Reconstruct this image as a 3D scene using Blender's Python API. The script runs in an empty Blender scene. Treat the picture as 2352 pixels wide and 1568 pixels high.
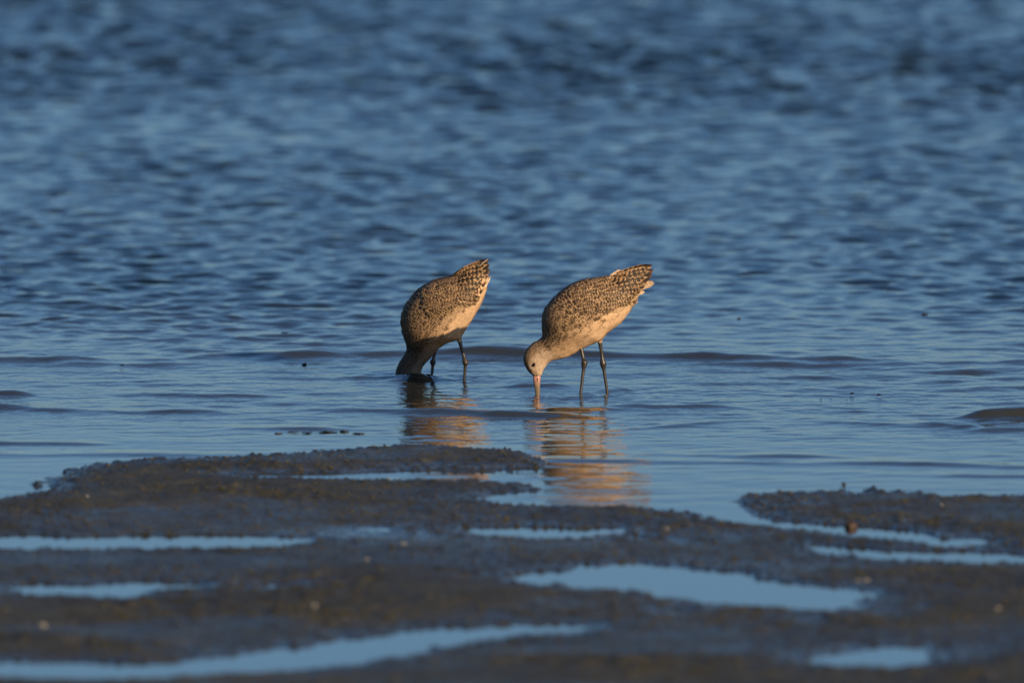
import bpy, math, random
import numpy as np
from mathutils import Vector, Matrix
from mathutils.bvhtree import BVHTree

R = math.radians
random.seed(7)
rng = np.random.default_rng(11)
sc = bpy.context.scene
col = sc.collection

# ------------------------------------------------------------------ camera
LENS, SENSOR, CAM_H, PITCH = 600.0, 36.0, 2.88, 4.045
cam_d = bpy.data.cameras.new('camera')
cam_d.lens, cam_d.sensor_width = LENS, SENSOR
cam_d.clip_start, cam_d.clip_end = 0.5, 9000.0
cam = bpy.data.objects.new('camera', cam_d)
cam.location = (0, 0, CAM_H)
cam.rotation_euler = (R(90 - PITCH), 0, 0)
col.objects.link(cam)
sc.camera = cam
cam_d.dof.use_dof = True
cam_d.dof.focus_distance = 39.1
cam_d.dof.aperture_fstop = 5.0
cam_d.dof.aperture_blades = 9

# ------------------------------------------------------------------ light
SUN_EL, SUN_AZ = 15.4, 38.0          # azimuth: degrees right of straight behind the camera
wd = bpy.data.worlds.new('World'); sc.world = wd; wd.use_nodes = True
nt = wd.node_tree
bg = nt.nodes['Background']
sky = nt.nodes.new('ShaderNodeTexSky'); sky.sky_type = 'NISHITA'
sky.sun_disc = False
sky.sun_elevation = R(SUN_EL)
sky.sun_rotation = R(180 - SUN_AZ)
sky.air_density, sky.dust_density, sky.ozone_density = 0.80, 0.5, 5.0
nt.links.new(sky.outputs[0], bg.inputs[0]); bg.inputs[1].default_value = 0.068
sun_d = bpy.data.lights.new('sun', 'SUN'); sun_d.energy = 5.0; sun_d.angle = R(0.5)
sun_d.color = (1.0, 0.745, 0.48)
sun = bpy.data.objects.new('sun', sun_d); col.objects.link(sun)
SUNV = Vector((math.sin(R(SUN_AZ)) * math.cos(R(SUN_EL)), -math.cos(R(SUN_AZ)) * math.cos(R(SUN_EL)), math.sin(R(SUN_EL))))
sun.rotation_euler = SUNV.to_track_quat('Z', 'Y').to_euler()
sun.location = (8, 20, 12)
vs = sc.view_settings
vs.view_transform = 'Standard'; vs.look = 'None'; vs.gamma = 1.0; vs.use_curve_mapping = False
vs.exposure = 0.32
sc.cycles.use_denoising = True

# ------------------------------------------------------------------ helpers
FPX = LENS / SENSOR * 2352.0
def G(px, py, z=0.0):
    """ground point under a spot of the picture (2352 x 1568 grid)"""
    cx, cy = (px - 1176.0) / FPX, (784.0 - py) / FPX
    a = R(PITCH)
    d = (cx, math.cos(a) + cy * math.sin(a), -math.sin(a) + cy * math.cos(a))
    t = (z - CAM_H) / d[2]
    return d[0] * t, d[1] * t

TAB = rng.random((256, 256))
def vnoise(x, y, seed=0):
    x = np.asarray(x) + seed * 17.31; y = np.asarray(y) + seed * 9.77
    xi = np.floor(x).astype(int); yi = np.floor(y).astype(int)
    fx = x - xi; fy = y - yi
    fx = fx * fx * (3 - 2 * fx); fy = fy * fy * (3 - 2 * fy)
    a = TAB[xi & 255, yi & 255]; b = TAB[(xi + 1) & 255, yi & 255]
    c = TAB[xi & 255, (yi + 1) & 255]; d = TAB[(xi + 1) & 255, (yi + 1) & 255]
    return (a * (1 - fx) + b * fx) * (1 - fy) + (c * (1 - fx) + d * fx) * fy - 0.5
def fbm(x, y, oct=4, seed=0, gain=0.5):
    s = 0.0; a = 1.0
    for i in range(oct):
        s = s + a * vnoise(x * 2 ** i, y * 2 ** i, seed + i); a *= gain
    return s
def sstep(a, b, x):
    t = np.clip((x - a) / (b - a), 0, 1); return t * t * (3 - 2 * t)

def axis(fine, lo, hi, growth=1.3):
    """a fine run of coordinates with ever wider steps out to lo and hi"""
    f = list(fine); st = f[-1] - f[-2]; out = []
    v = f[-1]
    while v < hi: st *= growth; v += st; out.append(v)
    st = f[1] - f[0]; v = f[0]; pre = []
    while v > lo: st *= growth; v -= st; pre.append(v)
    return np.array(pre[::-1] + f + out)

def new_mesh(name, co, faces, smooth=True):
    co = np.asarray(co, dtype=np.float32); faces = np.asarray(faces, dtype=np.int32)
    me = bpy.data.meshes.new(name)
    n, k = len(faces), faces.shape[1]
    me.vertices.add(len(co)); me.vertices.foreach_set('co', co.ravel())
    me.loops.add(n * k); me.loops.foreach_set('vertex_index', faces.ravel())
    me.polygons.add(n)
    me.polygons.foreach_set('loop_start', np.arange(0, n * k, k, dtype=np.int32))
    me.polygons.foreach_set('loop_total', np.full(n, k, dtype=np.int32))
    me.polygons.foreach_set('use_smooth', np.full(n, smooth, dtype=bool))
    me.update(calc_edges=True)
    return me
def grid_faces(nr, nc):
    i = np.arange(nr * nc).reshape(nr, nc)
    return np.stack([i[:-1, :-1], i[:-1, 1:], i[1:, 1:], i[1:, :-1]], -1).reshape(-1, 4)
def link(name, me, mat=None, parent=None):
    o = bpy.data.objects.new(name, me); col.objects.link(o)
    if mat is not None and me is not None and not me.materials: me.materials.append(mat)
    if parent is not None: o.parent = parent
    return o
def tag(o, label=None, cat=None, group=None, kind=None):
    if label: o['label'] = label
    if cat: o['category'] = cat
    if group: o['group'] = group
    if kind: o['kind'] = kind
    return o
def fattr(me, name, arr):
    a = me.attributes.new(name, 'FLOAT', 'POINT'); a.data.foreach_set('value', np.asarray(arr, dtype=np.float32).ravel())
def vattr(me, name, arr):
    a = me.attributes.new(name, 'FLOAT_VECTOR', 'POINT'); a.data.foreach_set('vector', np.asarray(arr, dtype=np.float32).ravel())

class NB:
    """small node-building helper"""
    def __init__(self, name):
        self.mat = bpy.data.materials.new(name); self.mat.use_nodes = True
        self.t = self.mat.node_tree; self.p = self.t.nodes['Principled BSDF']
    def n(self, typ, **kw):
        nd = self.t.nodes.new(typ)
        for k, v in kw.items(): setattr(nd, k, v)
        return nd
    def put(self, sock, v):
        if isinstance(v, (int, float)): sock.default_value = v
        elif isinstance(v, (tuple, list)): sock.default_value = (*v, 1.0) if len(v) == 3 and sock.type == 'RGBA' else v
        else: self.t.links.new(v, sock)
    def m(self, op, a, b=0.0, c=None, clamp=False):
        nd = self.n('ShaderNodeMath', operation=op); nd.use_clamp = clamp
        self.put(nd.inputs[0], a); self.put(nd.inputs[1], b)
        if c is not None: self.put(nd.inputs[2], c)
        return nd.outputs[0]
    def ss(self, lo, hi, x, a=0.0, b=1.0):
        nd = self.n('ShaderNodeMapRange', interpolation_type='SMOOTHSTEP')
        self.put(nd.inputs[0], x)
        for i, v in ((1, lo), (2, hi), (3, a), (4, b)): nd.inputs[i].default_value = v
        return nd.outputs[0]
    def mix(self, f, a, b, bt='MIX'):
        nd = self.n('ShaderNodeMix', data_type='RGBA', blend_type=bt)
        self.put(nd.inputs[0], f); self.put(nd.inputs[6], a); self.put(nd.inputs[7], b)
        return nd.outputs[2]
    def attr(self, name, out='Fac'):
        return self.n('ShaderNodeAttribute', attribute_name=name).outputs[out]
    def noise(self, scale, detail=3, rough=0.5, vec=None):
        nd = self.n('ShaderNodeTexNoise'); nd.inputs['Scale'].default_value = scale
        nd.inputs['Detail'].default_value = detail; nd.inputs['Roughness'].default_value = rough
        if vec is not None: self.t.links.new(vec, nd.inputs['Vector'])
        return nd.outputs['Fac']
    def obj(self, scale=None):
        v = self.n('ShaderNodeTexCoord').outputs['Object']
        if scale:
            mp = self.n('ShaderNodeMapping'); self.t.links.new(v, mp.inputs[0]); mp.inputs['Scale'].default_value = scale
            v = mp.outputs[0]
        return v
    def bump(self, h, strength, dist, prev=None):
        nd = self.n('ShaderNodeBump'); nd.inputs['Strength'].default_value = strength; nd.inputs['Distance'].default_value = dist
        self.t.links.new(h, nd.inputs['Height'])
        if prev is not None: self.t.links.new(prev, nd.inputs['Normal'])
        return nd.outputs[0]
    def set(self, **kw):
        for k, v in kw.items(): self.put(self.p.inputs[k.replace('_', ' ')], v)
        return self.mat

# ------------------------------------------------------------------ materials
def mat_water():
    b = NB('turbid_water')
    v = b.obj((1.0, 0.55, 1.0))
    n1 = b.noise(34, 2, 0.5, v); n2 = b.noise(110, 2, 0.5, v)
    calm = b.attr('calm')
    h = b.m('MULTIPLY', b.m('ADD', n1, b.m('MULTIPLY', n2, 0.25)), calm)
    nrm = b.bump(h, 1.0, 0.0035)
    silt = b.mix(b.attr('silt'), (0.004, 0.012, 0.015), (0.036, 0.039, 0.031))
    return b.set(Base_Color=silt, Roughness=0.045, IOR=1.333, Normal=nrm)
def mat_mud():
    b = NB('wet_mud')
    v = b.obj()
    wet = b.attr('wet')
    n1 = b.noise(9, 5, 0.6, v); n2 = b.noise(70, 4, 0.65, v); n3 = b.noise(300, 3, 0.6, v)
    c = b.mix(b.ss(0.35, 0.68, n1), (0.034, 0.032, 0.017), (0.066, 0.058, 0.026))
    c = b.mix(b.ss(0.50, 0.75, n2), c, (0.125, 0.105, 0.040))
    c = b.mix(b.m('MULTIPLY', b.ss(0.55, 0.68, b.noise(15, 4, 0.65, v)), 0.7), c, (0.130, 0.105, 0.038))
    c = b.mix(b.ss(0.42, 0.66, b.noise(2.2, 3, 0.6, v)), c, b.mix(0.5, c, (0.030, 0.030, 0.024)))
    c = b.mix(b.m('MULTIPLY', wet, 0.55), c, (0.024, 0.026, 0.018))
    rough = b.m('SUBTRACT', b.ss(0.3, 0.75, n2, 0.42, 0.78), b.m('MULTIPLY', wet, 0.38), clamp=True)
    rough = b.m('MAXIMUM', rough, 0.10)
    dry = b.m('SUBTRACT', 1.0, b.m('MULTIPLY', wet, 0.8))
    nrm = b.bump(b.m('MULTIPLY', n3, dry), 0.7, 0.002, b.bump(b.m('MULTIPLY', n2, dry), 0.6, 0.006))
    return b.set(Base_Color=c, Roughness=rough, Normal=nrm, IOR=1.36)
def mat_plumage():
    b = NB('plumage')
    sx = b.n('ShaderNodeSeparateXYZ'); b.t.links.new(b.attr('fuv', 'Vector'), sx.inputs[0])
    u, v, rnd = sx.outputs
    bars = b.attr('bars'); tone = b.attr('tone')
    wob = b.m('SUBTRACT', b.noise(260, 3, 0.6, b.obj()), 0.5)
    v = b.m('ADD', v, b.m('MULTIPLY', wob, 0.16))
    u = b.m('ADD', u, b.m('MULTIPLY', wob, 0.6))
    e = b.m('ABSOLUTE', u)
    ph = b.m('ADD', b.m('MULTIPLY', b.m('MULTIPLY', v, bars), 6.2832), b.m('MULTIPLY', rnd, 6.28))
    sn = b.m('SINE', b.m('SUBTRACT', ph, b.m('MULTIPLY', e, 2.2)))
    barred = b.m('MINIMUM', bars, 1.0)
    notch = b.m('MULTIPLY', b.m('MULTIPLY', b.ss(0.22, 0.6, sn), b.ss(0.10, 0.28, e)), barred)
    edge = b.m('MAXIMUM', b.ss(0.72, 0.92, e), b.ss(0.90, 0.97, v))
    light = b.m('MAXIMUM', notch, edge)
    dark = b.m('MULTIPLY', tone, b.m('SUBTRACT', 1.0, light), clamp=True)
    buff = b.attr('buff', 'Color')
    var = b.m('ADD', b.m('MULTIPLY', b.m('FRACT', b.m('MULTIPLY', rnd, 37.7)), 0.36), 0.82)
    vc = b.n('ShaderNodeCombineXYZ')
    for i in range(3): b.t.links.new(var, vc.inputs[i])
    bc = b.mix(1.0, buff, vc.outputs[0], 'MULTIPLY')
    fib = b.noise(420, 2, 0.6, b.obj())
    dk = b.attr('dark', 'Color')
    c = b.mix(dark, bc, dk)
    c = b.mix(b.m('MULTIPLY', b.ss(0.3, 0.7, fib), 0.5), c, b.mix(0.5, c, (0.0, 0.0, 0.0)))
    nrm = b.bump(fib, 0.35, 0.001)
    return b.set(Base_Color=c, Roughness=0.62, Normal=nrm, IOR=1.35)
def mat_simple(name, c1, c2, scale, rough, bump=0.0, dist=0.001):
    b = NB(name); n = b.noise(scale, 4, 0.6, b.obj())
    kw = dict(Base_Color=b.mix(b.ss(0.3, 0.7, n), c1, c2), Roughness=rough)
    if bump: kw['Normal'] = b.bump(n, bump, dist)
    return b.set(**kw)
def mat_bill():
    b = NB('bill_horn'); t = b.attr('along')
    n = b.noise(160, 3, 0.6, b.obj((1, 1, 0.2)))
    c = b.mix(b.ss(0.16, 0.50, t), (0.44, 0.22, 0.17), (0.15, 0.115, 0.07))
    c = b.mix(b.ss(0.55, 0.9, t), c, (0.035, 0.03, 0.026))
    c = b.mix(b.m('MULTIPLY', b.ss(0.45, 0.7, n), 0.35), c, (0.16, 0.09, 0.06))
    return b.set(Base_Color=c, Roughness=0.32)
M = dict(water=mat_water(), mud=mat_mud(), plume=mat_plumage(), bill=mat_bill(),
         leg=mat_simple('leg_scales', (0.018, 0.016, 0.014), (0.050, 0.042, 0.034), 350, 0.34, 0.5, 0.0008),
         eye=mat_simple('eye_dark', (0.006, 0.004, 0.003), (0.012, 0.007, 0.004), 50, 0.06),
         lid=mat_simple('eyelid_skin', (0.30, 0.20, 0.12), (0.42, 0.30, 0.2), 300, 0.6),
         stone=mat_simple('brown_stone', (0.040, 0.024, 0.016), (0.075, 0.045, 0.028), 90, 0.45, 0.5, 0.002),
         shell=mat_simple('shell_lime', (0.13, 0.12, 0.10), (0.25, 0.23, 0.19), 220, 0.30, 0.3),
         weed=mat_simple('dark_weed', (0.012, 0.013, 0.010), (0.035, 0.032, 0.022), 90, 0.35, 0.5))
def mat_bubble():
    b = NB('bubble_film')
    return b.set(Base_Color=(0.9, 0.93, 0.95), Roughness=0.02, IOR=1.25, Transmission_Weight=1.0)
M['bubble'] = mat_bubble()

# ------------------------------------------------------------------ mudflat
def poly_sd(X, Y, pts):
    """signed distance to a closed outline, positive inside"""
    p = np.array(pts); d2 = np.full(X.shape, 1e18); ins = np.zeros(X.shape, bool)
    for i in range(len(p)):
        ax, ay = p[i]; bx, by = p[(i + 1) % len(p)]
        ex, ey = bx - ax, by - ay
        t = np.clip(((X - ax) * ex + (Y - ay) * ey) / (ex * ex + ey * ey + 1e-12), 0, 1)
        d2 = np.minimum(d2, (X - ax - t * ex) ** 2 + (Y - ay - t * ey) ** 2)
        if ay != by:
            c = ((ay > Y) != (by > Y)) & (X < ex * (Y - ay) / (by - ay) + ax)
            ins ^= c
    return np.sqrt(d2) * np.where(ins, 1, -1)
def outline(pts, close=6):
    """picture spots to a smoothed ground outline"""
    g = np.array([G(*p) for p in pts])
    for _ in range(1):
        nx = np.roll(g, -1, 0)
        g = np.stack([0.78 * g + 0.22 * nx, 0.22 * g + 0.78 * nx], 1).reshape(-1, 2)
    return g
SEA = [(-900, 1140), (-60, 1156), (60, 1142), (120, 1114), (130, 1086), (260, 1062), (480, 1052), (700, 1044), (840, 1034), (980, 1028),
       (1110, 1032), (1200, 1042), (1268, 1058), (1240, 1072), (1110, 1078), (960, 1082), (760, 1088), (560, 1088), (500, 1093), (560, 1099), (760, 1102),
       (960, 1103), (1120, 1110), (1200, 1115), (1226, 1120), (1190, 1128), (1110, 1138), (1090, 1150), (1200, 1160), (1340, 1166),
       (1500, 1170), (1640, 1194), (1730, 1216), (1880, 1228), (2010, 1240), (2120, 1254), (2235, 1258),
       (2200, 1232), (2090, 1215), (1960, 1203), (1840, 1196), (1800, 1186), (1785, 1168), (1735, 1142), (1765, 1131), (1870, 1130), (2060, 1138),
       (2360, 1142), (3300, 1130), (6000, 1100), (6000, -1880), (-3600, -1880), (-3600, 1140)]
POOLS = [
    [(-160, 1238), (60, 1228), (250, 1232), (430, 1230), (600, 1230), (700, 1240), (640, 1256), (420, 1262), (200, 1262), (20, 1260), (-160, 1266)],
    [(1050, 1216), (1180, 1210), (1320, 1212), (1450, 1212), (1470, 1224), (1330, 1238), (1150, 1236)],
    [(0, 1352), (80, 1339), (190, 1347), (290, 1334), (410, 1335), (500, 1343), (400, 1356), (340, 1354), (250, 1378), (170, 1364), (60, 1376)],
    [(1175, 1322), (1290, 1312), (1360, 1298), (1450, 1291), (1560, 1300), (1660, 1316), (1780, 1334), (1900, 1346), (1985, 1364), (1950, 1392),
     (1870, 1404), (1740, 1396), (1600, 1382), (1480, 1366), (1340, 1356), (1240, 1342)],
    [(-120, 1520), (120, 1518), (330, 1524), (540, 1504), (700, 1486), (830, 1464), (1000, 1442), (1180, 1430), (1400, 1436), (1300, 1456),
     (1080, 1474), (900, 1494), (820, 1520), (620, 1540), (380, 1560), (120, 1562), (-120, 1560)],
    [(1822, 1506), (1930, 1486), (2060, 1478), (2190, 1482), (2216, 1500), (2180, 1524), (2040, 1534), (1900, 1526)],
    [(1850, 1250), (2000, 1258), (2150, 1266), (2300, 1272), (2480, 1280), (2480, 1304), (2300, 1298), (2120, 1290), (1960, 1278), (1860, 1264)],
    [(1550, 1402), (1580, 1400), (1590, 1404), (1560, 1406)],
    [(560, 1345), (640, 1340), (700, 1344), (640, 1352)],
]
PUDDLES = [(860, 1225, 0.25), (1620, 1262, 0.28), (1500, 1240, 0.2), (2080, 1400, 0.22), (1900, 1300, 0.2), (960, 1330, 0.22), (420, 1200, 0.2),
           (1250, 1420, 0.25), (520, 1400, 0.22), (330, 1085, 0.12), (1700, 1480, 0.2)]
def mud_height(X, Y):
    sd = poly_sd(X, Y, outline(SEA))
    for p in POOLS: sd = np.maximum(sd, poly_sd(X, Y, outline(p)))
    sd = sd + 0.085 * fbm(X * 4, Y * 2.0, 3, 3) + 0.045 * fbm(X * 24, Y * 9, 3, 9)
    land = np.maximum(-sd, 0); sea = np.maximum(sd, 0)
    ridg = 0.5 + fbm(X * 1.3, Y * 1.9 + 0.6 * X, 3, 21)
    und = fbm(X * 0.9 + 3, Y * 1.5, 3, 121)
    zone = 0.5 * sstep(-0.06, -0.26, und)
    h = 0.0030 + 0.005 * und * sstep(0.02, 0.22, land) + (0.007 + 0.015 * np.clip(ridg, 0, 1)) * (1 - np.exp(-land / 0.24))
    rough = sstep(0.0, 0.10, land) * (1 - 0.72 * zone)
    for (px, py, r) in PUDDLES:                              # damp hollows
        gx, gy = G(px, py)
        h = h - 0.006 * np.exp(-((X - gx) / (r * 0.8)) ** 2 - ((Y - gy) / (r * 1.0)) ** 2) * rough
    h = h + 0.013 * fbm(X * 3.0, Y * 2.4, 3, 131) * sstep(0.05, 0.2, land) * (1 - zone)
    h = h + rough * (0.0045 * fbm(X * 16, Y * 14, 3, 31) + 0.0070 * np.maximum(fbm(X * 38, Y * 30, 3, 37), 0) * (0.4 + 1.4 * np.clip(0.5 + 1.6 * fbm(X * 5, Y * 4, 2, 141), 0, 1)) ** 1.0)
    crumb = np.maximum(fbm(X * 120, Y * 60, 2, 51) - 0.12, 0) * np.exp(-land / 0.20)
    h = np.where(sd < 0, h + 0.015 * crumb, 0.0020 - 0.022 * (1 - np.exp(-sea / 0.10)) - 0.05 * sstep(0.2, 2.5, sea))
    h = h + 0.004 * np.maximum(fbm(X * 90, Y * 40, 2, 77) - 0.25, 0) * (sd >= 0)
    # small mud crumbs rising out of the shallows
    for (px, py, a, wx, wy) in [
                                (1935, 1124, .016, .012, .05), (2000, 1130, .017, .06, .10), (2080, 1132, .016, .05, .08),
                                (80, 1114, .012, .06, .10)]:
        gx, gy = G(px, py)
        h = h + a * np.exp(-((X - gx) / wx) ** 2 - ((Y - gy) / wy) ** 2) * (0.35 + 1.6 * np.maximum(fbm(X * 60, Y * 26, 3, 90), -0.15)) * (h < 0.006)
    h = h + 0.4 * sstep(29, 6, Y)                                     # the flat climbs gently behind the picture
    h = h - 0.5 * sstep(48, 90, Y)
    return h, sd, zone
xs = axis(np.arange(-1.5, 1.5001, 0.005), -4000, 4000)
ys = axis(np.arange(31.2, 38.7, 0.0125), -4000, 6000)
X, Y = np.meshgrid(xs, ys)
h, sd, zone = mud_height(X, Y)
MUD = dict(xs=xs, ys=ys, h=h)
def mud_z(x, y):
    i = int(np.clip(np.searchsorted(ys, y), 1, len(ys) - 1)); j = int(np.clip(np.searchsorted(xs, x), 1, len(xs) - 1))
    return float(max(h[i, j], h[i - 1, j - 1], h[i - 1, j], h[i, j - 1]))
me = new_mesh('mudflat', np.stack([X, Y, h], -1).reshape(-1, 3), grid_faces(*X.shape))
wet = np.clip(np.maximum(1.05 - h / 0.010 + 0.5 * fbm(X * 5, Y * 3, 3, 61), 1.1 * np.exp(-np.maximum(-sd, 0) / 0.07)), 0, 1)
wet = np.clip(np.maximum(wet, zone * (0.95 + 0.6 * fbm(X * 9, Y * 5, 3, 66))), 0, 1)
fattr(me, 'wet', wet)
mud = link('mudflat', me, M['mud'])
tag(mud, 'dark wet mudflat with shallow pools', 'mudflat', kind='structure')

# ------------------------------------------------------------------ water
yl = [35.4]
while yl[-1] < 64: yl.append(yl[-1] + 0.0145 + 0.0009 * max(yl[-1] - 40, 0))
wx = axis(np.arange(-2.1, 2.1001, 0.0135), -4000, 4000)
wy = axis(np.array(yl), -300, 6000)
WX, WY = np.meshgrid(wx, wy)
z = np.zeros_like(WX)
inshore = (0.40 + 0.60 * sstep(36.8, 38.6, WY)) * sstep(35.5, 36.0, WY)
open_ = sstep(38.9, 42.3, WY + 0.8 * fbm(WX * 0.6, WY * 0.5, 2, 5))
fade = 1 - sstep(62, 64, WY)
r2 = random.Random(3)
def waves(n, lo, hi, slope, spread):
    out = np.zeros_like(WX)
    for i in range(n):
        lam = lo * (hi / lo) ** r2.random(); k = 2 * math.pi / lam
        th = r2.gauss(0, spread)
        a = slope / k * math.sqrt(2.0 / n) * (0.6 + 0.8 * r2.random())
        out += a * np.sin(k * (math.sin(th) * WX + math.cos(th) * WY) + r2.random() * 6.28)
    return out
gust = np.clip(1 + 0.9 * fbm(WX * 0.9, WY * 0.35, 3, 15), 0.7, 1.25)
chop = waves(80, 0.075, 0.25, 0.090, 1.0)
fine = waves(40, 0.045, 0.09, 0.060, 1.0)
far_ = sstep(43, 52, WY)
swell = waves(80, 0.10, 0.28, 0.11, 1.0) * (1 + 0.75 * sstep(44, 56, WY))
z += (chop * (1 - 0.35 * far_) + fine * (0.9 - 0.6 * far_) + swell * far_) * open_ * gust * fade
z += (waves(36, 0.10, 0.40, 0.036, 0.7) * (0.45 + 0.55 * sstep(38.0, 39.6, WY)) + waves(34, 0.045, 0.11, 0.031, 0.8)) * inshore * (1 - 0.6 * open_) * gust * fade
RIDGES = [  # crest from picture spot to picture spot, height, breadth
    ((560, 822), (1180, 815), .013, .085), ((1150, 814), (1700, 824), .012, .085), ((1650, 822), (2420, 838), .010, .10),
    ((1500, 838), (2420, 850), .006, .08), ((-80, 826), (240, 830), .013, .08), ((160, 836), (420, 836), .009, .07), ((400, 800), (520, 800), .009, .07),
    ((600, 810), (760, 812), .008, .07), ((740, 945), (1010, 950), .008, .07), ((960, 950), (1300, 953), .011, .075), ((1240, 942), (1480, 936), .007, .06),
    ((1400, 935), (1680, 934), .007, .055), ((-80, 935), (200, 945), .012, .085), ((190, 945), (480, 948), .007, .07), ((340, 908), (620, 912), .006, .06),
    ((1170, 890), (1290, 888), .010, .06), ((1370, 894), (1445, 892), .007, .045), ((2240, 957), (2440, 952), .026, .075), ((2120, 975), (2240, 982), .008, .06),
    ((2240, 990), (2420, 988), .010, .06), ((1900, 968), (2130, 978), .005, .06), ((-80, 1018), (190, 1020), .007, .06), ((-80, 1040), (480, 1046), .005, .07),
    ((1280, 1056), (1760, 1064), .005, .06), ((1550, 1046), (1880, 1050), .005, .05), ((1950, 1064), (2420, 1074), .006, .07), ((2180, 1090), (2420, 1094), .004, .06),
    ((-80, 905), (60, 905), .010, .07), ((560, 984), (740, 986), .005, .05), ((1440, 984), (1720, 968), .005, .05), ((800, 868), (900, 872), .004, .05)]
for (a, b_, hh, wd_) in RIDGES:
    ax, ay = G(*a); bx, by = G(*b_)
    t = np.clip((WX - ax) / (bx - ax), -1, 2)
    prof = sstep(-0.38, 0.25, t) * sstep(1.38, 0.75, t)
    yc = ay + (by - ay) * t + 0.10 * fbm(WX * 2.2, WX * 0 + ay * 7, 3, 44)
    dy = (WY - yc) / (wd_ * 0.62)
    dy = np.where(dy > 0, dy / 1.8, dy)
    z += 1.0 * hh * prof * np.exp(-dy * dy) * np.clip(0.9 + 0.8 * fbm(WX * 3, WY * 3, 3, 45), 0.2, 1.4)
hx, hy = G(958, 868)                                           # water bulging over the submerged head
z += 0.013 * np.exp(-((WX - hx) / .050) ** 2 - ((WY - hy + .06) / .06) ** 2)
for (px, py, a, k0) in [(1239, 916, .0011, 150), (1338, 908, .0009, 160), (1402, 906, .0009, 160), (1066, 868, .0009, 160), (988, 868, .0011, 150), (950, 868, .0016, 110)]:
    gx, gy = G(px, py); r = np.hypot(WX - gx, WY - gy)
    z += 2.3 * a * np.cos(k0 * r) * np.exp(-r / 0.09)
me = new_mesh('sea_water', np.stack([WX, WY, z], -1).reshape(-1, 3), grid_faces(*WX.shape))
fattr(me, 'silt', np.clip(1.15 - 1.15 * sstep(39.4, 43.0, WY) * (1 + 0.3 * fbm(WX * 1.1, WY * 0.8, 3, 33)), 0.0, 1))
fattr(me, 'calm', 0.03 + 0.10 * sstep(35.6, 36.2, WY) + 0.47 * sstep(36.8, 39.0, WY) * (1 - 0.35 * open_))
tag(link('sea_water', me, M['water']), 'rippled blue bay water and still pools', 'water', kind='structure')

# ------------------------------------------------------------------ birds
def catmull(pts, n):
    p = np.array(pts, float); p = np.vstack([2 * p[0] - p[1], p, 2 * p[-1] - p[-2]])
    out = []
    m = len(p) - 3
    for q in np.linspace(0, m, n):
        i = min(int(q), m - 1); t = q - i
        a, b_, c, d = p[i:i + 4]
        out.append(0.5 * ((2 * b_) + (c - a) * t + (2 * a - 5 * b_ + 4 * c - d) * t * t + (3 * b_ - a - 3 * c + d) * t ** 3))
    return np.array(out)

def tube(pts, rad, seg=12, squash=None):
    """closed tapered tube through points; squash narrows it across y"""
    P = np.array(pts, float); n = len(P); co = []
    for i in range(n):
        tg = P[min(i + 1, n - 1)] - P[max(i - 1, 0)]; tg /= np.linalg.norm(tg)
        ref = np.array([0, 1.0, 0]); s1 = np.cross(tg, ref); s1 /= np.linalg.norm(s1); s2 = np.cross(s1, tg)
        sq = 1.0 if squash is None else squash[i]
        for k in range(seg):
            a = 2 * math.pi * k / seg
            co.append(P[i] + rad[i] * (math.cos(a) * s1 + sq * math.sin(a) * s2))
    f = [(i * seg + k, i * seg + (k + 1) % seg, (i + 1) * seg + (k + 1) % seg, (i + 1) * seg + k) for i in range(n - 1) for k in range(seg)]
    return np.array(co), np.array(f)

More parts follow.
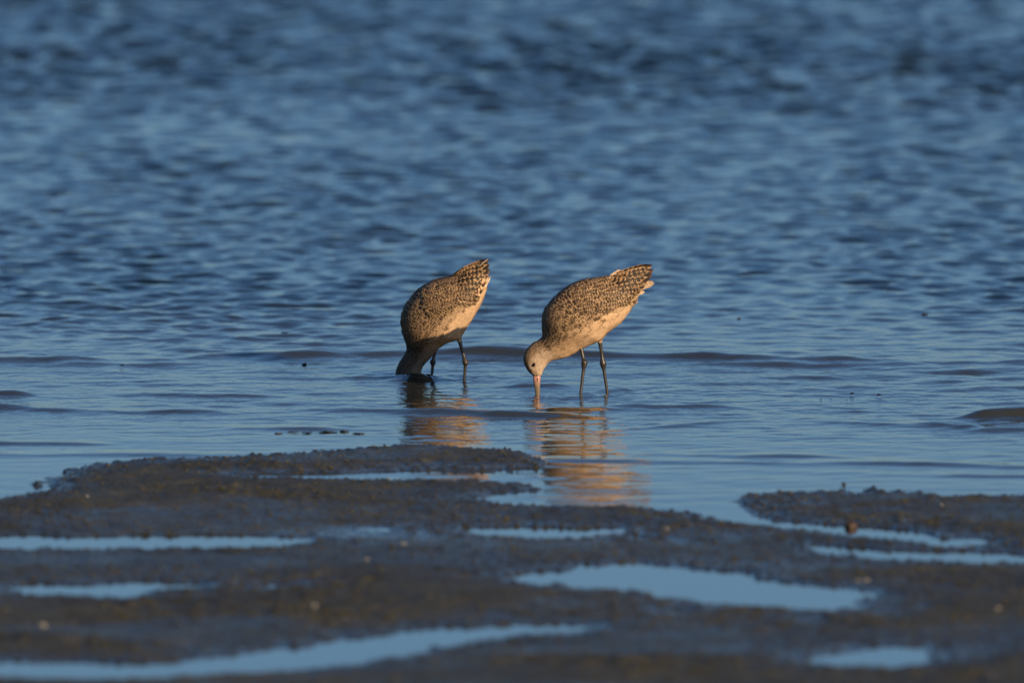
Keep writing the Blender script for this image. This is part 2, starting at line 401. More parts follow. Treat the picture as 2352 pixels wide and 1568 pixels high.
class Bird:
    def __init__(self, name, label, origin_px, unit, foot, yaw, wrap, nape=0.0):
        self.nape = nape
        """unit: metres per drawing unit, foot: drawing spot of the waterline under the body"""
        self.u, self.f, self.wrap, self.st = unit, foot, wrap, 1 / math.cos(R(yaw))
        gx, gy = G(*origin_px)
        self.root = bpy.data.objects.new(name, None); col.objects.link(self.root)
        self.root.empty_display_size = 0.05
        self.root.location = (gx, gy, 0); self.root.rotation_euler = (0, 0, R(yaw))
        tag(self.root, label, 'bird', 'godwits feeding in the shallows')
        self.rs = np.random.default_rng(400 + int(origin_px[0]))
    def L(self, x, y, d=0.0):
        return np.array([(x - self.f[0]) * self.u * self.st, d, (self.f[1] - y) * self.u])
    # ---- body: rings lofted from the back line to the belly line
    def body(self, secs):
        S, T = 110, 48
        sp = catmull([(a[0], a[1], a[2], a[3], a[4]) for a in secs], S)
        th = np.linspace(0, 2 * math.pi, T, endpoint=False)
        P = np.zeros((S, T, 3))
        for i, (ux, uy, lx, ly, hw) in enumerate(sp):
            U, Lo = self.L(ux, uy), self.L(lx, ly)
            c, hv = (U + Lo) / 2, (U - Lo) / 2
            ct, st = np.cos(th), np.sin(th)
            P[i] = c + np.outer(ct, hv); P[i, :, 1] = -st * max(hw, 0.0005)
        self.P, self.S, self.T = P, S, T
        dS = np.gradient(P, axis=0); dT = (np.roll(P, -1, 1) - np.roll(P, 1, 1)) / 2
        N = np.cross(dS, dT); N /= np.linalg.norm(N, axis=2, keepdims=True) + 1e-12
        cen = P.mean(1, keepdims=True)
        if np.mean(np.sum(N * (P - cen), 2)) < 0: N = -N
        self.N, self.dS, self.dT = N, np.linalg.norm(dS, axis=2), np.linalg.norm(dT, axis=2)
        co = list(P.reshape(-1, 3)); f = []
        for i in range(S - 1):
            for k in range(T):
                f.append((i * T + k, i * T + (k + 1) % T, (i + 1) * T + (k + 1) % T, (i + 1) * T + k))
        a = len(co); co.append(P[0].mean(0)); co.append(P[-1].mean(0))
        for k in range(0, T, 1):
            f.append((a, (k + 1) % T, k, k)); f.append((a + 1, (S - 1) * T + k, (S - 1) * T + (k + 1) % T, (S - 1) * T + (k + 1) % T))
        co = np.array(co)
        quads = np.array([q for q in f if q[2] != q[3]]); tris = [q[:3] for q in f if q[2] == q[3]]
        me = bpy.data.meshes.new('body'); me.from_pydata([tuple(c) for c in co], [], [tuple(q) for q in quads] + [tuple(t) for t in tris])
        me.polygons.foreach_set('use_smooth', np.ones(len(me.polygons), bool)); me.update()
        ss = np.repeat(np.linspace(0, 1, S), T); tt = np.tile(th, S)
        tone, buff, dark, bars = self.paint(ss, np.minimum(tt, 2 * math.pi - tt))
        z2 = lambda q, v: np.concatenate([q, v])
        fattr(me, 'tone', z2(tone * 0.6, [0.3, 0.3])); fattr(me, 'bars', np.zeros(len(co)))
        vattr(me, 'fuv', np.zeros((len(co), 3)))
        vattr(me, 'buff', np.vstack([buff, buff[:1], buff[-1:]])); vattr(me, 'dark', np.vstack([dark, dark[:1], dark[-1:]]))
        link('body', me, M['plume'], self.root)
        self.bvh = BVHTree.FromPolygons([tuple(c) for c in co], [tuple(q) for q in quads])
    # ---- plumage colouring by place on the body: s from bill to tail, t from back (0) to belly (pi)
    def paint(self, s, t):
        w = self.wrap
        back = 1 - sstep(w[0] * 0 + np.interp(s, [0, .12, .28, .40, .55, .75, 1], w) - 0.30, np.interp(s, [0, .12, .28, .40, .55, .75, 1], w) + 0.32, t)
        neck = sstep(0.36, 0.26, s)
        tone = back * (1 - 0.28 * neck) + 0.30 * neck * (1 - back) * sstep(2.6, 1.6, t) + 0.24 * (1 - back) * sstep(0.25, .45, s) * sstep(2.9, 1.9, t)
        belly = sstep(1.5, 2.6, t)[:, None]
        b0 = np.array([0.60, 0.395, 0.22]); b1 = np.array([0.68, 0.47, 0.29]); bn = np.array([0.56, 0.42, 0.29]); bk = np.array([0.45, 0.30, 0.165])
        buff = b0 * (1 - belly) + b1 * belly
        buff = buff * (1 - neck[:, None]) + bn * neck[:, None]
        buff = buff * (1 - back[:, None] * 0.8) + bk * back[:, None] * 0.8
        hd = sstep(0.17, 0.13, s)
        crown = hd * sstep(1.0, 0.65, t)
        brow = hd * np.exp(-((t - 1.16) / 0.16) ** 2)
        lore = sstep(0.075, 0.045, s) * np.exp(-((t - 1.55) / 0.22) ** 2)
        tone = np.clip(tone * (1 - hd) + hd * (0.95 * crown + 0.30 * sstep(2.3, 1.2, t) * (1 - brow)) + 0.8 * lore, 0, 1)
        pale = (0.6 * brow + 0.35 * hd * sstep(1.9, 2.6, t))[:, None]
        buff = buff * (1 - pale) + np.array([0.70, 0.58, 0.43]) * pale
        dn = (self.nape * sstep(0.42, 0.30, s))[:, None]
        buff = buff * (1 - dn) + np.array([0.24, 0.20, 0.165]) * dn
        rump = sstep(.86, .97, s)[:, None] * belly
        buff = buff * (1 - rump) + np.array([0.66, 0.52, 0.38]) * rump
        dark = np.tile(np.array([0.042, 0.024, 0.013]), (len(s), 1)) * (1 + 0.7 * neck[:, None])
        bars = np.where(s < .36, 0.0, np.where(back > .5, 4.2, 3.0))
        return tone, buff, dark, bars
    def size(self, s, t):
        Lf = np.interp(s, [0, .10, .20, .32, .45, .60, .80, 1], [.0045, .0065, .009, .012, .017, .023, .027, .026])
        return Lf * (0.85 + 0.3 * (t < 1.7))
    def ev(self, A, s, th):
        S, T = self.S, self.T
        a = np.clip(s, 0, 1) * (S - 1); i = np.minimum(a.astype(int), S - 2); fi = (a - i)
        b_ = (th % (2 * math.pi)) / (2 * math.pi) * T; k = b_.astype(int) % T; fk = b_ - np.floor(b_); k2 = (k + 1) % T
        if A.ndim == 3: fi, fk = fi[..., None], fk[..., None]
        return (A[i, k] * (1 - fi) + A[i + 1, k] * fi) * (1 - fk) + (A[i, k2] * (1 - fk * 0 - 1 + 1) * 0 + (A[i, k2] * (1 - fi) + A[i + 1, k2] * fi)) * fk
    # ---- small feathers that clothe the body
    def plumage(self, s0=0.015, s1=0.965):
        seeds = []
        s = s0; row = 0
        arc = np.cumsum(self.dS.mean(1)); 
        while s < s1:
            i = min(int(s * (self.S - 1)), self.S - 2)
            Lf = float(self.size(np.array([s]), np.array([1.2]))[0])
            circ = self.dT[i].sum()
            n = max(5, int(circ / (0.40 * Lf * float(np.interp(s, [0, .22, .4], [.62, .66, 1.0])))))
            # even spacing by arc length round the ring
            cum = np.concatenate([[0], np.cumsum(self.dT[i])]); cum /= cum[-1]
            q = (np.arange(n) + 0.5 * (row % 2) + self.rs.uniform(-.3, .3, n)) / n % 1.0
            th = np.interp(q, cum, np.linspace(0, 2 * math.pi, self.T + 1))
            ds = 0.36 * Lf / max(self.dS[i].mean() * (self.S - 1), 1e-6)
            seeds.append(np.stack([s + self.rs.uniform(-.45, .45, n) * ds, th], 1))
            s += ds; row += 1
        sd_ = np.vstack(seeds); sd_ = sd_[(sd_[:, 0] > 0.004) & (sd_[:, 0] < 0.985)]
        n = len(sd_); s, th = sd_[:, 0], sd_[:, 1]; tf = np.minimum(th, 2 * math.pi - th)
        Lf = self.size(s, tf) * self.rs.uniform(.8, 1.2, n); Wf = Lf * self.rs.uniform(.40, .55, n) * np.interp(s, [0, .22, .4], [.62, .66, 1.0])
        gs = self.ev(self.dS, s, th) * (self.S - 1); gt = self.ev(self.dT, s, th) * self.T / (2 * math.pi)
        vv = np.array([0, .3, .6, .85, 1.0]); uu = np.array([-1, 0, 1.0])
        prof = np.array([.55, .95, 1.0, .72, .18])
        V, Uq = np.meshgrid(vv, uu, indexing='ij'); PR = np.repeat(prof[:, None], 3, 1)
        sgn = np.where(th < math.pi, 1.0, -1.0)
        skew = self.rs.normal(0.05, .17, n) * sgn
        ds = (Lf / np.maximum(gs, 1e-4))[:, None, None] * V
        dth = (Wf / np.maximum(gt, 2e-3))[:, None, None] * Uq * PR / 2 * 1.25 + (skew * Lf / np.maximum(gt, 2e-3))[:, None, None] * V
        dth = np.clip(dth, -1.0, 1.0)
        SS = np.minimum(s[:, None, None] + ds, 0.999); TT = th[:, None, None] + dth
        Ps = self.ev(self.P, SS, TT); Ns = self.ev(self.N, SS, TT)
        lift = 0.0004 + (np.minimum(0.10 * Lf, .0022) * self.rs.uniform(.5, 1.7, n))[:, None, None] * V ** 1.3 + (0.03 * Wf)[:, None, None] * (1 - np.abs(Uq)) 
        co = Ps + Ns * lift[..., None]
        fuv = np.stack([np.broadcast_to(Uq, SS.shape), np.broadcast_to(V, SS.shape), np.broadcast_to(self.rs.random(n)[:, None, None], SS.shape)], -1)
        jit = self.rs.normal(0, .07, n)
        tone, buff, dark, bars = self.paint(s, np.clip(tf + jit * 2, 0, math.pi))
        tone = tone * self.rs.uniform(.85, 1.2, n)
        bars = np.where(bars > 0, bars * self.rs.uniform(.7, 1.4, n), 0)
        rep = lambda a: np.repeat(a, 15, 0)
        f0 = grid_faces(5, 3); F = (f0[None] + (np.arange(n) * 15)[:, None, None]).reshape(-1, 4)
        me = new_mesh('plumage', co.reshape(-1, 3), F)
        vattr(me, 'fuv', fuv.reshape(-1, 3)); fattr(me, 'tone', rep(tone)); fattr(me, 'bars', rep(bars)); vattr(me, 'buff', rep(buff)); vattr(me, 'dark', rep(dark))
        o = link('plumage', me, M['plume'], self.root); o['kind'] = 'stuff'
    # ---- one long feather lying along the body
    def blade(self, name, parent, base, tip, width, side, layer, look, bend=0.0, ytip=None, point=0.75, curl=0.0):
        nu, nv = 5, 12
        B, Tp = self.L(*base), self.L(*tip)
        ax = Tp - B; ln = np.linalg.norm(ax); ax = ax / ln; pr = np.array([-ax[2], 0, ax[0]])
        co, fu = [], []
        r = self.rs.random()
        hb = self.bvh.ray_cast(Vector((B[0], side * 1.0, B[2])), Vector((0, -side, 0)))
        yb = abs(hb[0].y) if hb[0] is not None else 0.02
        yt = 0.010 if ytip is None else ytip
        for i in range(nv):
            v = i / (nv - 1)
            wv = (0.45 + 0.55 * min(1, v * 3.0)) * (1 - max(0, (v - point) / (1 - point)) ** 2.2 * 0.93)
            for k in range(nu):
                u = -1 + 2 * k / (nu - 1)
                p = B + ax * ln * (v - 0.035 * (u * u) * (v > .9)) + pr * (u * wv * width * self.u / 2 + bend * self.u * math.sin(math.pi * v))
                hit = self.bvh.ray_cast(Vector((p[0], side * 1.0, p[2])), Vector((0, -side, 0)))
                ylin = (yb * (1 - v) + yt * v) * (0.45 if name in ('flight_feather', 'wing') else 0.3 if name == 'tail_feather' else 1.0)
                y = ylin
                if hit[0] is not None: y = max(abs(hit[0].y), ylin * 0.0) if v < .5 else max(abs(hit[0].y), ylin)
                off = -0.0015 + (layer + 0.0015) * min(1, v * 2.2) + 0.0012 * (1 - u * u) + curl * v ** 3
                co.append((p[0], side * (y + off), p[2])); fu.append((u, v, r))
        me = new_mesh(name, co, grid_faces(nv, nu))
        n = len(co); buff, dark, tone, bars = look
        vattr(me, 'fuv', fu); fattr(me, 'tone', np.full(n, tone)); fattr(me, 'bars', np.full(n, bars)); vattr(me, 'buff', np.tile(buff, (n, 1))); vattr(me, 'dark', np.tile(dark, (n, 1)))
        return link(name, me, M['plume'], parent)
    def shingle(self, fu, fl, ru, rl, na, nb, ln, w):
        """rows of coverts over the folded wing, rearmost first"""
        out = []
        for a in range(na - 1, -1, -1):
            for k in range(nb):
                p = a / (na - 1) + self.rs.normal(0, .035); q = (k + 0.5 * (a % 2)) / (nb - .5) + self.rs.normal(0, .045)
                U = np.array(fu) * (1 - p) + np.array(ru) * p; Lw = np.array(fl) * (1 - p) + np.array(rl) * p
                b0 = U * (1 - q) + Lw * q
                d = (np.array(ru) - fu) * (1 - q) + (np.array(rl) - fl) * q; d = d / np.linalg.norm(d)
                over = [self.L(b0[0], b0[1] - 26), self.L(b0[0] + d[0] * 60, b0[1] + d[1] * 60 - 26)]
                if any(self.bvh.ray_cast(Vector((w_[0], -1.0, w_[2])), Vector((0, 1, 0)))[0] is None for w_ in over): continue   # would stand off the back
                l2 = ln * (0.72 + 0.45 * p) * self.rs.uniform(.88, 1.12)
                out.append((tuple(b0), tuple(b0 + d * l2 + np.array([0, 14.0]) * (q - .3)), w * (0.78 + 0.34 * p)))
        return out
    def wings(self, sets, dy=(0, 0)):
        """sets: list of (feather name, [(base, tip, width)], layer, look, bend)"""
        for side in (-1, 1):
            wing = None
            for (nm, rows, layer, look, bend) in sets:
                for q, (b0, t0, w) in enumerate(rows):
                    sh = (0, 0) if side < 0 else dy
                    cv = nm[0] == 'c'
                    j = self.rs.normal(0, 14 if cv else 3, 2); jb = self.rs.normal(0, 4, 2); b0 = (b0[0] + jb[0], b0[1] + jb[1] * .6); w = w * self.rs.uniform(.82, 1.12)
                    b0 = (b0[0] + sh[0] * .8, b0[1])
                    t1 = (t0[0] + sh[0] + j[0], t0[1] + sh[1] + j[1])
                    lk = (np.array(look[0]) * self.rs.uniform(.85, 1.15), np.array(look[1]) * self.rs.uniform(.8, 1.3), look[2] * self.rs.uniform(.9, 1.05), look[3] * self.rs.uniform(.8, 1.4) if cv else look[3] * self.rs.uniform(.85, 1.15) if look[3] else 0)
                    o = self.blade(nm if wing is not None else 'wing', wing or self.root, b0, t1, w, side, layer + (0.00002 if cv else 0.00035) * q, lk, bend, None, 0.88 if nm == 'flight_feather' else 0.78)
                    if wing is None: wing = o
    def solid(self, name, pts, rad, mat, parent=None, seg=12, squash=None, along=False):
        co, f = tube(pts, rad, seg, squash)
        n = len(co); caps = np.vstack([co[:seg].mean(0), co[-seg:].mean(0)])
        co2 = np.vstack([co, caps])
        me = bpy.data.meshes.new(name)
        fs = [tuple(q) for q in f] + [(n, (k + 1) % seg, k) for k in range(seg)] + [(n + 1, n - seg + k, n - seg + (k + 1) % seg) for k in range(seg)]
        me.from_pydata([tuple(c) for c in co2], [], fs)
        me.polygons.foreach_set('use_smooth', np.ones(len(me.polygons), bool)); me.update()
        if along: fattr(me, 'along', np.concatenate([np.repeat(np.linspace(0, 1, len(pts)), seg), [0, 1]]))
        return link(name, me, mat, parent or self.root)
    def leg(self, top, knee, foot, d_top, d_foot, depth, fluff=True):
        """feathered thigh end, ankle joint, shank down through the water, toes on the bottom"""
        A, K, F = self.L(*top, d_top), self.L(*knee, (d_top + d_foot) / 2), self.L(*foot, d_foot)
        dr = (F - K); F2 = F + dr / abs(dr[2]) * depth
        A0 = A + (A - K) * 0.5
        m1 = K + (A - K) * 0.30; m2 = K + (F - K) * 0.22
        k1 = K + (A - K) * 0.13; k2 = K + (F - K) * 0.11
        pts = catmull([A0, A, (A + m1) / 2, m1, k1, K, k2, m2, (m2 + F) / 2, F, F2], 44)
        rr = 1.15 * np.interp(np.linspace(0, 10, 44), range(11), [.0060, .0046, .0034, .0034, .0054, .0068, .0052, .0034, .0030, .0029, .0032])
        o = self.solid('leg', pts, rr, M['leg'])
        for a, ln in ((200, .035), (170, .042), (145, .036), (10, .012)):
            d = np.array([math.cos(R(a)), -math.sin(R(a)) * 1.0, 0]) * ln
            q = [F2 + np.array([0, 0, .002]), F2 + d * .5 + np.array([0, 0, .003]), F2 + d]
            self.solid('toe', q, [.003, .0026, .0015], M['leg'], o, 8)
        if not fluff: return o
        th = self.solid('thigh', catmull([A0 + (A - K) * .5, A0, A, A + (K - A) * .22], 8), [.020, .0165, .013, .0100, .0076, .0056, .0042, .0033], M['plume'], None, 14)
        n = len(th.data.vertices)
        vattr(th.data, 'fuv', np.zeros((n, 3))); fattr(th.data, 'tone', np.zeros(n)); fattr(th.data, 'bars', np.zeros(n))
        vattr(th.data, 'buff', np.tile((0.50, 0.36, 0.22), (n, 1))); vattr(th.data, 'dark', np.zeros((n, 3)))
        return o

BUFF, DARK, RUF = (0.44, 0.29, 0.16), (0.040, 0.023, 0.013), (0.085, 0.042, 0.020)
# ---- the bird with its head in the sun
right = Bird('godwit', 'godwit with sunlit head and pink bill base probing the water', (1366, 906), 0.0002215, (790, 1445), 0,
             [1.05, 1.05, 1.35, 1.50, 1.80, 2.05, 2.15])
right.body([(160, 1252, 222, 1252, .0065), (128, 1226, 240, 1234, .0105), (92, 1180, 256, 1190, .0150), (62, 1115, 276, 1158, .0180), (60, 1050, 298, 1124, .0195), (88, 985, 336, 1096, .0200),
            (150, 918, 405, 1078, .0215), (212, 884, 490, 1058, .025), (252, 835, 585, 1012, .032), (252, 735, 668, 962, .042), (250, 640, 745, 926, .050),
            (285, 545, 815, 896, .055), (360, 455, 862, 866, .0575), (470, 358, 910, 805, .058), (600, 285, 985, 750, .056), (760, 248, 1062, 688, .051),
            (920, 226, 1128, 604, .044), (1050, 205, 1180, 520, .034), (1160, 188, 1225, 440, .022), (1235, 195, 1255, 370, .012), (1275, 230, 1280, 320, .006)])
right.plumage()
right.wings([
    ('flight_feather', [((880, 420), (1385, 102), 78), ((880, 440), (1402, 155), 78), ((890, 450), (1392, 200), 76), ((900, 465), (1352, 258), 76), ((900, 480), (1312, 318), 76), ((900, 490), (1272, 372), 74)],
     .0018, (RUF, (0.016, 0.010, 0.007), 0.98, 0.0), 14),
    ('tertial_feather', [((860, 430), (1205, 452), 74), ((850, 410), (1250, 402), 78), ((840, 390), (1296, 345), 82), ((830, 370), (1322, 285), 82), ((820, 345), (1340, 225), 84), ((830, 315), (1360, 160), 76), ((860, 285), (1372, 116), 50)],
     .0042, ((0.40, 0.25, 0.125), (0.020, 0.012, 0.008), 1.15, 12.0), 16),
    ('covert_feather', right.shingle((500, 350), (590, 580), (1010, 232), (1035, 520), 9, 9, 150, 46), .0046, (BUFF, DARK, 0.95, 4.4), 5),
], dy=(-6, -10))
tl = ((0.62, 0.46, 0.31), (0.16, 0.09, 0.05), 0.55, 7.0)
for k, (t, w, sd2, yt) in enumerate([((1408, 290), 46, -1, .004), ((1412, 282), 44, 1, .004), ((1395, 270), 44, -1, .010), ((1385, 262), 44, 1, .010), ((1310, 378), 40, -1, .012), ((1300, 372), 40, 1, .012)]):
    right.blade('tail_feather', right.root, (1130, 400 + 6 * k), t, w, sd2, -.001, tl, 4, yt, 0.82)
right.blade('loose_feather', right.root, (930, 235), (1064, 160), 40, 1, .004, ((0.6, 0.46, 0.33), (0.2, 0.12, 0.07), 0.4, 3.0), -6, .03, 0.7)
bp = [right.L(190, 1236), right.L(190, 1262), right.L(191, 1300), right.L(195, 1360), right.L(199, 1420), right.L(201, 1480), right.L(204, 1560), right.L(209, 1680)]
bo = right.solid('bill', bp, [.0080, .0088, .0080, .0067, .0056, .0050, .0044, .0030], M['bill'], None, 14, [.62] * 8, True)
right.solid('nostril', [right.L(196, 1262, -.0050), right.L(196, 1285, -.0052), right.L(197, 1312, -.0047)], [.0007, .0011, .0005], M['eye'], bo, 8)
def eyes(bird, ex, ey, r):
    for sd2 in (-1, 1):
        p = bird.L(ex, ey)
        hit = bird.bvh.ray_cast(Vector((p[0], sd2, p[2])), Vector((0, -sd2, 0)))
        y = hit[0].y
        for nm, rr, off, mt in (('eye', r, -.0008, 'eye'), ('eyelid', r * 1.22, -.0028, 'lid')):
            me = bpy.data.meshes.new(nm)
            import bmesh
            bm = bmesh.new(); bmesh.ops.create_uvsphere(bm, u_segments=20, v_segments=12, radius=rr)
            for vt in bm.verts: vt.co.y *= 0.75; vt.co.x *= 0.95
            for fc in bm.faces: fc.smooth = True
            bm.to_mesh(me); bm.free()
            o = link(nm, me, M[mt], bird.root if nm == 'eye' else eo)
            if nm == 'eye': o.location = (p[0], y + sd2 * (.0012), p[2]); eo = o
            else: o.location = (0, -sd2 * .0018, 0)
eyes(right, 160, 1128, .0044)
right.leg((648, 960), (682, 1108), (641, 1452), -.012, -.022, .035, False)
right.leg((842, 890), (876, 1128), (921, 1436), .016, .024, .035)

# ---- the bird with its head under water
left = Bird('godwit', 'godwit with its head plunged under water, neck in shade', (1010, 866), 0.0002390, (560, 1266), -20,
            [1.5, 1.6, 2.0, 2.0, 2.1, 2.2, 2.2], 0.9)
left.body([(262, 1450, 300, 1452, .006), (215, 1420, 310, 1428, .011), (165, 1365, 335, 1380, .0165), (138, 1290, 350, 1320, .019), (142, 1215, 362, 1255, .0205), (170, 1140, 392, 1165, .0215), (215, 1070, 450, 1095, .024),
           (248, 1000, 520, 1010, .029), (238, 925, 600, 945, .038), (208, 830, 680, 912, .048), (196, 725, 748, 878, .054), (215, 625, 788, 815, .0565), (275, 515, 822, 755, .057), (370, 408, 866, 690, .056),
           (490, 335, 905, 622, .053), (620, 297, 945, 548, .047), (735, 268, 978, 470, .039), (835, 225, 1000, 395, .029), (920, 200, 1015, 320, .018), (985, 190, 1022, 265, .010), (1015, 200, 1030, 240, .005)])
left.plumage()
left.wings([
    ('flight_feather', [((700, 420), (1056, 104), 74), ((700, 440), (1064, 150), 74), ((705, 455), (1062, 205), 74), ((715, 470), (1050, 262), 74), ((725, 490), (1030, 330), 72), ((735, 505), (1006, 400), 72), ((740, 520), (985, 465), 70)],
     .0018, (RUF, (0.016, 0.010, 0.007), 0.98, 0.0), 14),
    ('tertial_feather', [((690, 480), (930, 518), 70), ((680, 460), (972, 452), 76), ((670, 430), (1018, 392), 78), ((665, 400), (1028, 335), 78), ((660, 370), (1034, 268), 78), ((670, 340), (1042, 205), 74), ((690, 310), (1046, 150), 60), ((700, 290), (1022, 128), 46)],
     .0042, ((0.40, 0.25, 0.125), (0.020, 0.012, 0.008), 1.15, 11.0), 14),
    ('covert_feather', left.shingle((400, 400), (470, 660), (800, 262), (815, 560), 9, 9, 138, 45), .0046, (BUFF, DARK, 0.95, 4.4), 5),
], dy=(-40, -2))
for k, (t, w, sd2, yt) in enumerate([((1058, 275), 40, -1, .004), ((1056, 268), 40, 1, .004), ((1034, 335), 34, -1, .009), ((1004, 425), 32, -1, .014), ((972, 500), 34, -1, .02), ((1020, 330), 34, 1, .010)]):
    left.blade('tail_feather', left.root, (870, 560 - 20 * (k < 3)), t, w, sd2, -.001, ((0.70, 0.55, 0.40), (0.16, 0.09, 0.05), 0.35, 6.0), 4, yt, 0.82)
left.blade('loose_feather', left.root, (950, 185), (1062, 92), 11, -1, .006, ((0.50, 0.41, 0.32), (0.3, 0.2, 0.12), 0.2, 0.0), -3, .012, 0.7)
bp = [left.L(275, 1440), left.L(290, 1470), left.L(305, 1510), left.L(340, 1600), left.L(375, 1690)]
left.solid('bill', bp, [.0082, .0078, .0066, .0052, .003], M['bill'], None, 14, [.62] * 5, True)
eyes(left, 215, 1345, .0044)
left.leg((742, 900), (800, 1120), (785, 1272), .006, .010, .035)
left.leg((478, 1020), (462, 1130), (451, 1268), .022, .022, .035, False)

# ------------------------------------------------------------------ small things
def pebble(name, loc, size, mat, seed, sub=3, rough=0.25, flat=1.0):
    import bmesh
    bm = bmesh.new(); bmesh.ops.create_icosphere(bm, subdivisions=sub, radius=1.0)
    rr = random.Random(seed); o3 = [rr.uniform(0, 50) for _ in range(3)]
    from mathutils import noise
    for v in bm.verts:
        n = noise.noise(v.co * 1.3 + Vector(o3)) * rough + noise.noise(v.co * 3.1 + Vector(o3)) * rough * .4
        v.co *= 1 + n
        v.co.x *= size[0]; v.co.y *= size[1]; v.co.z *= size[2]
    for f in bm.faces: f.smooth = True
    me = bpy.data.meshes.new(name); bm.to_mesh(me); bm.free()
    o = link(name, me, mat); o.location = loc; o.rotation_euler = (0, 0, rr.uniform(-.25, .25))
    return o
gx, gy = G(1955, 1212)
tag(pebble('stone', (gx, gy, 0.004), (.013, .016, .010), M['stone'], 5), 'small reddish brown stone standing in the narrow tidal channel', 'stone')

def shell(px, py, size, seed, label):
    """half of a small cockle lying tilted on the mud, ribs fanning from its hinge"""
    gx, gy = G(px, py, 0.012)
    nv, nu = 8, 15; co = []
    for i in range(nv):
        for k in range(nu):
            a = math.pi * (0.08 + 0.84 * k / (nu - 1)); r = i / (nv - 1)
            rib = 1 + 0.05 * (k % 2)
            co.append((size * r * math.cos(a) * rib, size * r * math.sin(a) * rib * 1.05 - size * .5, size * (.42 * math.sin(math.pi * (.12 + .80 * r)) * (0.35 + .65 * math.sin(a))) * rib))
    me = new_mesh('shell', co, grid_faces(nv, nu))
    o = link('shell', me, M['shell'])
    rr = random.Random(seed)
    o.location = (gx, gy, mud_z(gx, gy) + size * .05); o.rotation_euler = (R(rr.uniform(15, 50)), R(rr.uniform(-20, 20)), rr.uniform(-.8, .8))
    md = o.modifiers.new('thick', 'SOLIDIFY'); md.thickness = size * .07
    return tag(o, label, 'shell', 'pale shells on the mud')
for i, (px, py, s, lb) in enumerate([
        (604, 1087, .0065, 'tiny white shell at the tip of the thin pool behind the mud bank'),
        (893, 1099, .006, 'pale shell on the mud tongue just below the thin bright pool'),
        (1242, 1101, .006, 'pale shell glinting near the point of the mud tongue'),
        (925, 1252, .010, 'tan shell on the middle mud ridge, upper one of two close together'),
        (842, 1290, .010, 'tan shell on the middle mud ridge, lower one of two close together'),
        (722, 1392, .010, 'white shell alone on the dark mud, below the pair of tan shells'),
        (98, 1440, .012, 'blurred whitish shell near the photo\'s lower left corner'),
        (1532, 1208, .007, 'small pale shell at the right end of the thin middle pool'),
        (2162, 1160, .007, 'small white shell on the far right mud bank'),
        (1970, 1328, .010, 'left one of two shells on the bank above the largest pool'),
        (1990, 1326, .009, 'right one of two shells on the bank above the largest pool'),
        (2495 * .9188, 1398, .010, 'white shell on the mud right of the largest pool'),
        (200, 1143, .006, 'tiny pale shell near the left end of the far mud bank')]):
    shell(px, py, s * 0.8, i, lb)

def bubble(px, py, r, label):
    import bmesh
    gx, gy = G(px, py)
    bm = bmesh.new(); bmesh.ops.create_uvsphere(bm, u_segments=20, v_segments=12, radius=r)
    for v in bm.verts:
        if v.co.z < 0: v.co.z *= 0.3
    for f in bm.faces: f.smooth = True
    me = bpy.data.meshes.new('bubble'); bm.to_mesh(me); bm.free()
    o = link('bubble', me, M['bubble']); o.location = (gx, gy, 0.001)
    tag(o, label, 'bubble', 'bubbles on the calm water')
for px, py, r, lb in [(1957, 908, .0065, 'larger dark rimmed bubble on calm water, left one of the two biggest'), (2019, 912, .007, 'wide bubble on calm water, right one of the two biggest'),
                      (1886, 918, .003, 'small bubble left of and above the tiniest one'), (1908, 912, .003, 'small bubble just left of the two biggest bubbles'),
                      (1945, 921, .0025, 'tiny bubble below the two biggest bubbles')]:
    bubble(px, py, r, lb)
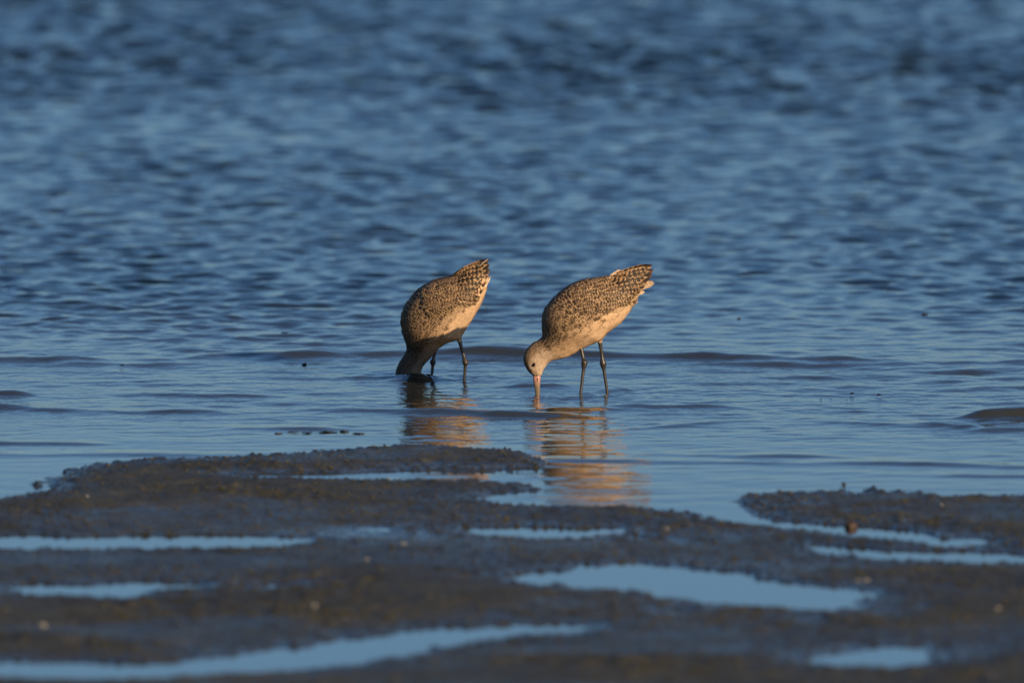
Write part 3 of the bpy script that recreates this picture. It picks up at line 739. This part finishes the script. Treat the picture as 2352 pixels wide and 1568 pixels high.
for px, py, sz, lb in [(2124, 724, (.008, .014, .004), 'dark scrap of weed floating in the choppy water far right'), (1697, 733, (.005, .008, .003), 'dark fleck floating behind the sunlit bird, beyond the long low swell'),
                       (281, 841, (.010, .02, .003), 'flat dark weed scrap floating left of the birds'), (699, 838, (.006, .012, .003), 'small dark fleck floating left of the submerged head'),
                       (14, 822, (.006, .014, .003), 'dark weed speck by the left picture edge on the low swell'), (655, 767, (.010, .02, .003), 'brown weed scrap floating beyond the swells on the left'),
                       (1938, 1113, (.005, .008, .004), 'upright mud crumb standing off the right mud bank')]:
    gx, gy = G(px, py)
    tag(pebble('weed_scrap' if 'weed' in lb or 'fleck' in lb else 'mud_crumb', (gx, gy, 0.0015), sz, M['weed'], int(px), 2, .5), lb, 'weed' if 'weed' in lb or 'fleck' in lb else 'mud crumb', None)

for px, py, sz, lb in [(640, 996, .007, 'leftmost of the mud flecks afloat off the far mud bank'), (672, 992, .010, 'second from the left of the mud flecks off the far bank'),
                   (706, 994, .008, 'mud fleck between the two widest ones off the far mud bank'), (752, 991, .013, 'widest dark mud fleck afloat off the far mud bank'),
                   (790, 990, .008, 'second from the right of the mud flecks off the far bank'), (826, 996, .011, 'rightmost of the mud flecks afloat off the far mud bank')]:
    gx, gy = G(px, py)
    tag(pebble('mud_fleck', (gx, gy, 0.001), (sz * 1.25, sz * 1.6, .0013), M['weed'], int(px), 3, .75), lb, 'mud fleck', 'mud flecks off the far bank')

# crumbs of mud strewn over the flat
import bmesh
bm = bmesh.new(); bmesh.ops.create_icosphere(bm, subdivisions=1, radius=1.0)
iv = np.array([v.co[:] for v in bm.verts]); fi = np.array([[v.index for v in f.verts] for f in bm.faces]); bm.free()
cnt = 5000
px = rng.uniform(-1.35, 1.35, cnt * 4); py = rng.uniform(31.5, 38.3, cnt * 4)
ii = np.clip(np.searchsorted(ys, py), 1, len(ys) - 1); jj = np.clip(np.searchsorted(xs, px), 1, len(xs) - 1)
hh = h[ii, jj]; clump = fbm(px * 4, py * 3, 3, 71)
keep = (hh > 0.003) & (clump + rng.normal(0, .18, len(px)) > 0.06)
px, py, hh = px[keep][:cnt], py[keep][:cnt], hh[keep][:cnt]; n = len(px)
sz = 0.0014 + 0.0026 * rng.random(n) ** 3
V = iv[None] * (1 + rng.normal(0, .22, (n, len(iv), 1))) * sz[:, None, None] * np.array([1.5, 1.5, .7])
V = V + np.stack([px, py, hh + sz * .2], 1)[:, None, :]
F = (fi[None] + (np.arange(n) * len(iv))[:, None, None]).reshape(-1, 3)
me = new_mesh('mud_crumbs', V.reshape(-1, 3), F)
fattr(me, 'wet', np.repeat(rng.uniform(0, .8, n), len(iv)))
tag(link('mud_crumbs', me, M['mud']), 'loose crumbs of dark mud strewn over the flat', 'mud', kind='stuff')
